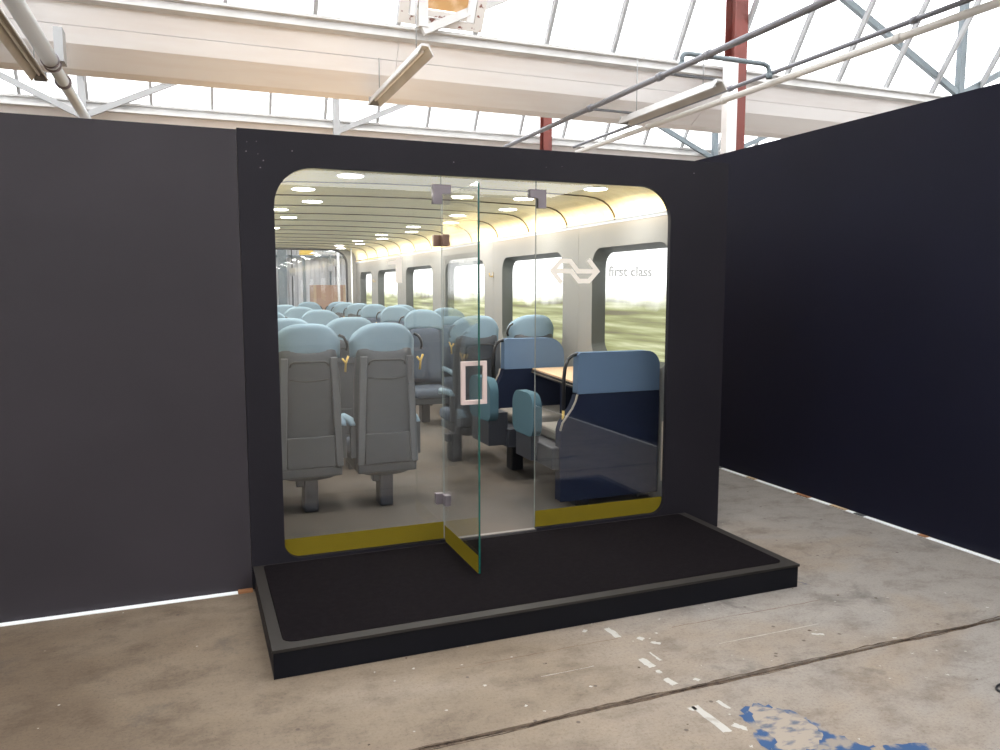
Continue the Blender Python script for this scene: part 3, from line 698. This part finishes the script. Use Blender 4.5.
# warm cove strips on the rails
for s, X in ((1, XR), (-1, XL)):
    cs = empty('cove_strip', (X - s * .03, (Y0 + YE) / 2, 2.062), 0, 'warm strip light along the %s curved edge of the train ceiling' % ('right' if s > 0 else 'left'), 'light')
    box('led_strip', -.004, .004, -(YE - Y0) / 2, (YE - Y0) / 2, 0, .004, 'cove_lamp', cs)
    ld = bpy.data.lights.new('cove_light', 'AREA'); ld.shape = 'RECTANGLE'; ld.size = .03; ld.size_y = YE - Y0 - .1; ld.energy = COVE_W; ld.color = (1, .74, .42)
    lo = bpy.data.objects.new('cove_light', ld); COL.objects.link(lo); lo.location = (X - s * .085, (Y0 + YE) / 2, 2.085); lo.rotation_euler = (0, R(180 - 76) * -s, 0)
# end partition with a rounded glazed opening
ew = empty('wall_train_end', kind='structure')
EO = rrect(.50, 2.74, .95, 2.285, .26, .08, 10)
plate('end_board', [[(XL - .1, TF), (XR + .1, TF), (XR + .1, 2.31), (XL - .1, 2.31)], EO], .04, 'train_wall', ew, 'Y', YE + .13)
bm = bmesh.new(); pts = EO; n = len(pts); ra = []
ci, cj = 1.62, 1.62
for yy, k in ((YE + .105, 1.0), (YE + .105, .975), (YE + .155, .975), (YE + .155, 1.0)):
    ra.append([bm.verts.new((ci + (p[0] - ci) * k, yy, cj + (p[1] - cj) * k)) for p in pts])
for q in range(4):
    A, B = ra[q], ra[(q + 1) % 4]
    for i in range(n): bm.faces.new((A[i], A[(i + 1) % n], B[(i + 1) % n], B[i]))
finish('opening_frame', bm, 'groove', ew)
box('end_glass', .45, 2.78, YE + .128, YE + .136, .92, 2.30, 'glass', ew)
gp = tube('grab_pole', [(2.62, 13.6, TF), (2.62, 13.6, 2.27)], .012, 'white_strip'); tag(gp, 'thin white vertical grab pole near the far end of the train', 'pole')
# hooks, blind tab, painted reflection strip
for y, z in ((7.50, 1.70), (13.0, 1.70)):
    hk = empty('coat_hook', (XR, y, z), 0, 'tiny brass coat hook on the wall between train windows, %s' % ('nearer one' if y < 8 else 'farther one'), 'hook')
    box('hook_plate', -.006, 0, -.018, .018, -.03, .03, 'piping', hk); tube('hook_arm', [(-.006, 0, -.01), (-.03, 0, -.02), (-.04, 0, .0), (-.042, 0, .02)], .005, 'yellow_hook', hk, 6)
bt = box('blind_tab', XR + .0005, XR + .04, 8.12, 8.60, 1.835, 1.866, 'reveal'); tag(bt, 'dark blind tab at the top of the third train window', 'blind')
ws = box('reflection_panel', 2.805, 2.899, 4.205, 4.225, .31, .70, 'tan_reflection'); tag(ws, 'narrow beige panel standing in for a reflection low at the right glass edge', 'panel')  # reflection at the glass edge, built as a tan panel

# ------------------------------------------------------------------ first class seats (default: facing +Y, its back towards the viewer)
def make_seat():
    s = empty('train_seat')
    pillow('back_shell', .415, .395, .21, .86, .085, 'shell', s, topdrop=.03, wing=.035, lean=-.02, y=.02, pw=6, botdrop=.06)
    pillow('back_cushion', .38, .35, .42, .59, .07, 'seat_cush', s, topdrop=.04, wing=.05, lean=-.02, y=.075, pw=5)
    hdr = pillow('headrest', .425, .44, .985, .225, .085, 'seat_blue', s, topdrop=.38, wing=.085, lean=-.02, y=.015, pw=3.0, wp=2.6)
    # side rails and panel line on the back
    for sx in (-1, 1):
        bm = bmesh.new(); add_bar(bm, (sx * .150, -.045, 1.00), (sx * .178, -.034, .30), .045, .014, (0, 1, 0)); bmesh.ops.bevel(bm, geom=bm.edges[:], offset=.004, segments=1, affect='EDGES'); finish('side_rail', bm, 'shell_light', s)
    arc = [(-.120 + .24 * k / 10, -.050, .865 - .012 * (1 - ((k - 5) / 5) ** 2)) for k in range(11)]
    tube('panel_groove', arc, .004, 'groove', s, 6)
    tube('upper_groove', [(-.118, -.050, .945), (-.112, -.052, .965), (-.09, -.053, .975), (.09, -.053, .975), (.112, -.052, .965), (.118, -.050, .945)], .006, 'groove', s, 6)
    box('lower_panel', -.150, .150, -.036, -.020, .30, .50, 'shell', s, .006)
    bm = bmesh.new(); add_box(bm, -.20, .20, .02, .48, .30, .40, .035); finish('seat_cushion', bm, 'seat_cush', s, True)
    bm = bmesh.new(); add_box(bm, -.195, .195, -.02, .44, .235, .300, .012); finish('seat_pan', bm, 'shell', s)
    for sx in (-1, 1):
        a = tube('armrest', [(sx * .215, .02, .555), (sx * .215, .10, .57), (sx * .215, .34, .56), (sx * .215, .38, .535)], [.018, .026, .026, .016], 'seat_blue', s, 10)
        bar('arm_bracket', (sx * .215, .04, .34), (sx * .215, .04, .55), .03, .05, 'shell', s)
    ft = box('pedestal', -.045, .045, .02, .16, 0.0, .235, 'base_dark', s, .012)
    box('pedestal_bracket', -.09, -.046, .03, .10, .17, .235, 'base_dark', s, .005)
    # grab handle and hook on the aisle side (+X here)
    tube('grab_handle', [(.195, .02, 1.135), (.225, .01, 1.120), (.243, .01, 1.085), (.247, .01, 1.06), (.240, .01, 1.035)], .009, 'black_plastic', s, 8)
    hk = tube('hook', [(.250, .0, 1.00), (.233, .0, .955), (.228, .0, .90)], .007, 'yellow_hook', s, 6); tube('hook_prong', [(.210, .0, .985), (.233, .0, .955)], .007, 'yellow_hook', hk, 6)
    return s
seat0 = make_seat(); used = [False]
def seat(x, y, facing, label, aisle=1, ped=0.0, dz=0.0):
    if not used[0]: o = seat0; used[0] = True
    else: o = copy_tree(seat0)
    o.location = (x, y, TF + dz)
    back = facing == 'back'                     # 'back': its back is to the viewer
    o.rotation_euler = (0, 0, 0 if back else math.pi)
    for c in kids(o):
        st_ = c.name.split('.')[0]
        local = aisle if back else -aisle
        if st_ in ('grab_handle', 'hook') and local < 0: c.scale = (-1, 1, 1)
        if st_ in ('pedestal', 'pedestal_bracket'): c.location.x += ped
    tag(o, label, 'seat', 'winged blue and grey first class seats')
    return o
proto_ref = copy_tree(seat0)                     # untouched master for the copies, removed at the end
seat0_master = proto_ref
def copy_master(): return copy_tree(seat0_master)
def seat2(x, y, facing, label, aisle=1, ped=0.0):
    o = copy_master(); o.location = (x, y, TF); back = facing == 'back'; o.rotation_euler = (0, 0, 0 if back else math.pi)
    for c in kids(o):
        st_ = c.name.split('.')[0]
        local = aisle if back else -aisle
        if st_ in ('grab_handle', 'hook') and local < 0: c.scale = (-1, 1, 1)
        if st_ in ('pedestal', 'pedestal_bracket'): c.location.x += ped * (1 if back else -1)
    return tag(o, label, 'seat', 'winged blue and grey first class seats')
seat2(1.15, 4.90, 'back', 'nearest grey-shelled seat seen from behind, the right one of the front pair')
seat2(.665, 4.92, 'back', 'nearest grey-shelled seat seen from behind, the left one beside the black frame')
seat2(1.15, 6.02, 'back', 'pale blue headrest seat directly behind the gap of the front pair')
seat2(.655, 5.95, 'back', 'seat whose headrest just shows over the left seat of the front pair')
seat2(1.26, 8.40, 'front', 'left-hand aisle seat facing the viewer, third headrest from the front')
seat2(.71, 8.40, 'front', 'window-side seat facing the viewer, mostly hidden by the black frame')
seat2(1.25, 9.90, 'front', 'left-hand aisle seat facing the viewer, fourth headrest from the front')
seat2(1.22, 11.30, 'front', 'left-hand aisle seat facing the viewer, farthest at the left')
seat2(2.18, 5.98, 'back', 'grey-shelled aisle seat behind the door handle, right of the aisle', -1, -.18)
seat2(2.69, 5.98, 'back', 'window-side seat behind the far navy bench', -1)
seat2(2.30, 8.10, 'front', 'right-hand aisle seat facing the viewer, nearest of its kind', -1)
seat2(2.78, 8.75, 'front', 'window-side seat facing the viewer behind the open door edge', -1)
seat2(2.47, 9.95, 'front', 'right-hand aisle seat facing the viewer, second along', -1)
seat2(2.76, 10.75, 'front', 'window-side seat facing the viewer, below the numeral one', -1)
seat2(2.50, 11.35, 'front', 'right-hand aisle seat facing the viewer, third along', -1)
seat2(2.46, 12.2, 'back', 'distant seat turned away with black handle, nearest of the row of three', -1)
seat2(2.40, 13.0, 'back', 'distant seat turned away with black handle, middle of the row of three', -1)
seat2(2.44, 13.85, 'back', 'distant seat turned away with black handle, farthest of the row of three', -1)
seat2(1.90, 13.9, 'front', 'small distant seat facing the viewer in front of the end opening')
def kill(o):
    for c in kids(o): kill(c)
    bpy.data.objects.remove(o)
kill(seat0_master); kill(seat0)

# ------------------------------------------------------------------ navy benches with the table between
def bench(y, facing, label, arm_y0, arm_y1, xarm, zarm):
    """facing +1: seat lies on the +Y side of its back"""
    b = empty('bench_seat', (0, y, TF), 0, label, 'bench')
    f = facing; z = TF
    BX0, BX1 = 2.275, (2.885 if f > 0 else 2.80)
    def mk(name, loop, th, m, yc): return plate(name, [[(p[0], p[1] - z) for p in loop]], th, m, b, 'Y', yc)
    zt = 1.150 if f > 0 else 1.165; zm = .885 if f > 0 else .925
    rr = .10 if f > 0 else .14
    up = [(BX0, zm), (BX1, zm)] + [(BX1 - rr + rr * math.cos(a), zt - rr + rr * math.sin(a)) for a in [R(x) for x in range(0, 91, 15)]] + [(BX0 + .02, zt), (BX0 + .004, zt - .012)]
    lo = [(BX1, zm - .001), (BX0, zm - .001), (BX0 - .010, zm - .04), (BX0 - .035, zm - .09), (BX0 - .075, zm - .14), (BX0 - .105, zm - .18), (BX0 - .12, zm - .23), (BX0 - .12, zm - .30), (BX0 - .12, .19 if f > 0 else .42), (BX1, .19 if f > 0 else .42)]
    for nm, lp_, m in (('head_cushion', up, 'bench_blue'), ('back_cushion', lo, 'navy')):
        o = mk(nm, lp_, .075, m, f * .02)
        md = o.modifiers.new('bevel', 'BEVEL'); md.width = .012; md.segments = 3; md.limit_method = 'ANGLE'
    tube('piping', [(p[0] - .004, -f * .0185 + (-.0) , p[1] - z) for p in lo[1:7]], .007, 'piping', b, 6)
    ys = sorted((f * .06, f * .52))
    box('seat_cushion', BX0 - .06, BX1 - .01, ys[0], ys[1], .545 - z, .62 - z, 'cream_cush', b, .02)
    box('seat_frame', BX0 - .17, BX1, min(0, f * .55), max(0, f * .55), .40 - z, .544 - z, 'base_dark', b, .01)
    ry = sorted((arm_y0 - y, arm_y1 - y))
    lp_ = rrect(ry[0], ry[1], zarm[0] - z, zarm[1] - z, .10, .07, 8)
    o = plate('side_armrest', [lp_], .065, 'seat_teal', b, 'X', xarm + .037)
    md = o.modifiers.new('bevel', 'BEVEL'); md.width = .02; md.segments = 3; md.limit_method = 'ANGLE'
    box('arm_support', xarm + .012, BX0 - .16, ry[0] + .05, ry[1] - .05, .42 - z, zarm[0] + .06 - z, 'base_dark', b)
    box('leg', 2.30, 2.40, f * .10 - .06, f * .10 + .06, 0.0, .405 - z, 'base_dark', b, .01)
    box('wall_bracket', 2.80, 2.895, f * .20 - .1, f * .20 + .1, 0.0, .405 - z, 'base_dark', b)
    hp = [(BX0 + .02, f * .02, zt - .012 - z), (BX0 - .02, f * .02, zt - .016 - z), (BX0 - .055, f * .02, zt - .045 - z), (BX0 - .075, f * .02, zt - .10 - z), (BX0 - .082, f * .02, zt - .17 - z), (BX0 - .084, f * .02, zt - .37 - z)]
    tube('grab_handle', hp, .012, 'black_plastic', b, 10)
    tube('handle_foot', [(BX0 - .084, f * .02, zt - .37 - z), (BX0 - .086, f * .02, zt - .47 - z)], .009, 'yellow_hook', b, 8)
    return b
bench(4.40, 1, 'near navy bench seat with steel-blue top, its back to the glass', 4.58, 4.93, 2.045, (.58, .870))
bench(5.70, -1, 'far navy bench seat with pale blue top facing the glass across the table', 5.13, 5.58, 1.955, (.60, .91))
tb = empty('side_table', (2.6, 5.06, TF), 0, 'pale birch table top with black edge between the two navy benches', 'table')
def shp(o_): return [(2.500 - 2.6 - o_, .545 + o_), (2.375 - 2.6 - o_, -.53 - o_), (2.885 - 2.6, -.53 - o_), (2.885 - 2.6, .545 + o_)][::-1]
prism('table_top', shp(0), .788, .800, 'table_wood', tb); prism('table_edge', shp(.004), .772, .7875, 'table_edge', tb); prism('edge_line', shp(.006), .7665, .7718, 'piping', tb)
prism('under_board', shp(-.02), .745, .7664, 'table_edge', tb)
box('support_panel', -.12, .285, -.03, .00, .52, .744, 'navy', tb); box('wall_bracket', .20, .285, -.3, .3, .60, .744, 'base_dark', tb)
box('table_leg', .10, .16, -.03, .03, 0, .42, 'base_dark', tb)

# ================================================================== HALL BEYOND THE TRAIN
cw = empty('wall_corrugated', kind='structure')
for x0, x1 in ((-2, 1.6), (1.6, 3.6), (3.6, 7.6)):
    bm = bmesh.new(); x = x0; prev = None; k = 0
    while x < x1:
        yv = 20.6 + (.05 if k % 4 in (0, 1) else 0)
        a, b = bm.verts.new((x, yv, 0)), bm.verts.new((x, yv, 4.0))
        if prev: bm.faces.new((prev[0], a, b, prev[1]))
        prev = (a, b); x += .075 if k % 2 == 0 else .035; k += 1
    o = finish('corrugated_sheet', bm, 'corrugated', cw); md = o.modifiers.new('s', 'SOLIDIFY'); md.thickness = .004
for z in (2.36, 1.0): box('sheeting_rail', -2, 7.6, 20.48, 20.56, z, z + .06, 'grey_steel', cw)
for i, (x, lab) in enumerate(((2.15, 'grey steel post seen through the end opening, left of the boxes'), (4.30, 'grey steel post with two diagonal braces seen through the end opening'))):
    c = empty('hall_post', (x, 20.2, 0), 0, lab, 'post'); box('post_shaft', -.10, .10, -.08, .08, 0, 4.0, 'grey_steel', c)
    if i: bar('diagonal_brace', (0, 0, 2.2), (1.0, 0, 3.6), .05, .05, 'dark_steel', c); bar('diagonal_brace', (0, 0, 2.2), (-1.0, 0, 3.6), .05, .05, 'dark_steel', c)
for x, y, wx, z0, z1, lab, m in ((3.05, 18.9, .75, 0, 1.66, 'large brown board crate behind the end opening', 'cardboard'), (3.92, 19.0, .24, 0, 1.88, 'narrow brown crate right of the large one behind the end opening', 'cardboard')):
    c = empty('crate', (x, y, 0), 0, lab, 'crate'); box('crate_body', -wx / 2, wx / 2, -.3, .3, z0, z1, m, c)
    for q in (-1, 1): box('crate_batten', q * (wx / 2 - .03) - .03, q * (wx / 2 - .03) + .03, -.32, -.301, z0, z1, 'plywood', c)
for x in (1.85, 4.75):
    dd = empty('door_strip', (x, 20.4, 0), 0, 'bright white door panel in the far hall wall, %s' % ('left' if x < 3 else 'right'), 'door')
    box('door_leaf', -.13, .13, -.02, .02, 0, 2.3, 'white_strip', dd); box('door_rail', -.13, .13, -.03, -.021, 1.9, 1.96, 'grey_steel', dd)
cr = empty('hoist', (2.55, 18.6, 2.42), 0, 'small yellow hoist under a white arm beyond the end opening', 'hoist')
box('hoist_body', -.17, .13, -.08, .08, -.07, .05, 'yellow', cr); bar('hoist_arm', (.1, 0, 0), (.75, 0, -.04), .05, .05, 'white_steel', cr); tube('hoist_rod', [(0, 0, .05), (0, 0, 1.75)], .01, 'grey_steel', cr, 6); bar('hoist_beam', (0, -.05, 1.78), (0, .6, 1.78), .1, .1, 'grey_steel', cr, (1, 0, 0)); bar('hoist_post', (0, .6, -2.42), (0, .6, 1.83), .06, .06, 'grey_steel', cr)
tp = tube('white_riser_pipe', [(3.2, 18.2, 0), (3.2, 18.2, 4.0)], .03, 'white_strip'); tag(tp, 'white vertical pipe in front of the large brown crate', 'pipe')

for i, (x, wx, h) in enumerate(((2.42, .035, 4.0), (3.38, .05, 4.0), (3.52, .03, 3.2), (4.02, .04, 4.0))):
    q = empty('wall_conduit', (x, 20.42, 0), 0, 'thin upright conduit on the corrugated wall beyond the end opening, %s from the left' % ORD[i], 'conduit')
    tube('pipe_run', [(0, 0, 0), (0, 0, h)], wx / 2, 'grey_steel' if i % 2 else 'dark_steel', q, 8); box('junction_box', -.06, .06, -.05, .02, 1.9 + .12 * i, 2.1 + .12 * i, 'pale_steel', q)
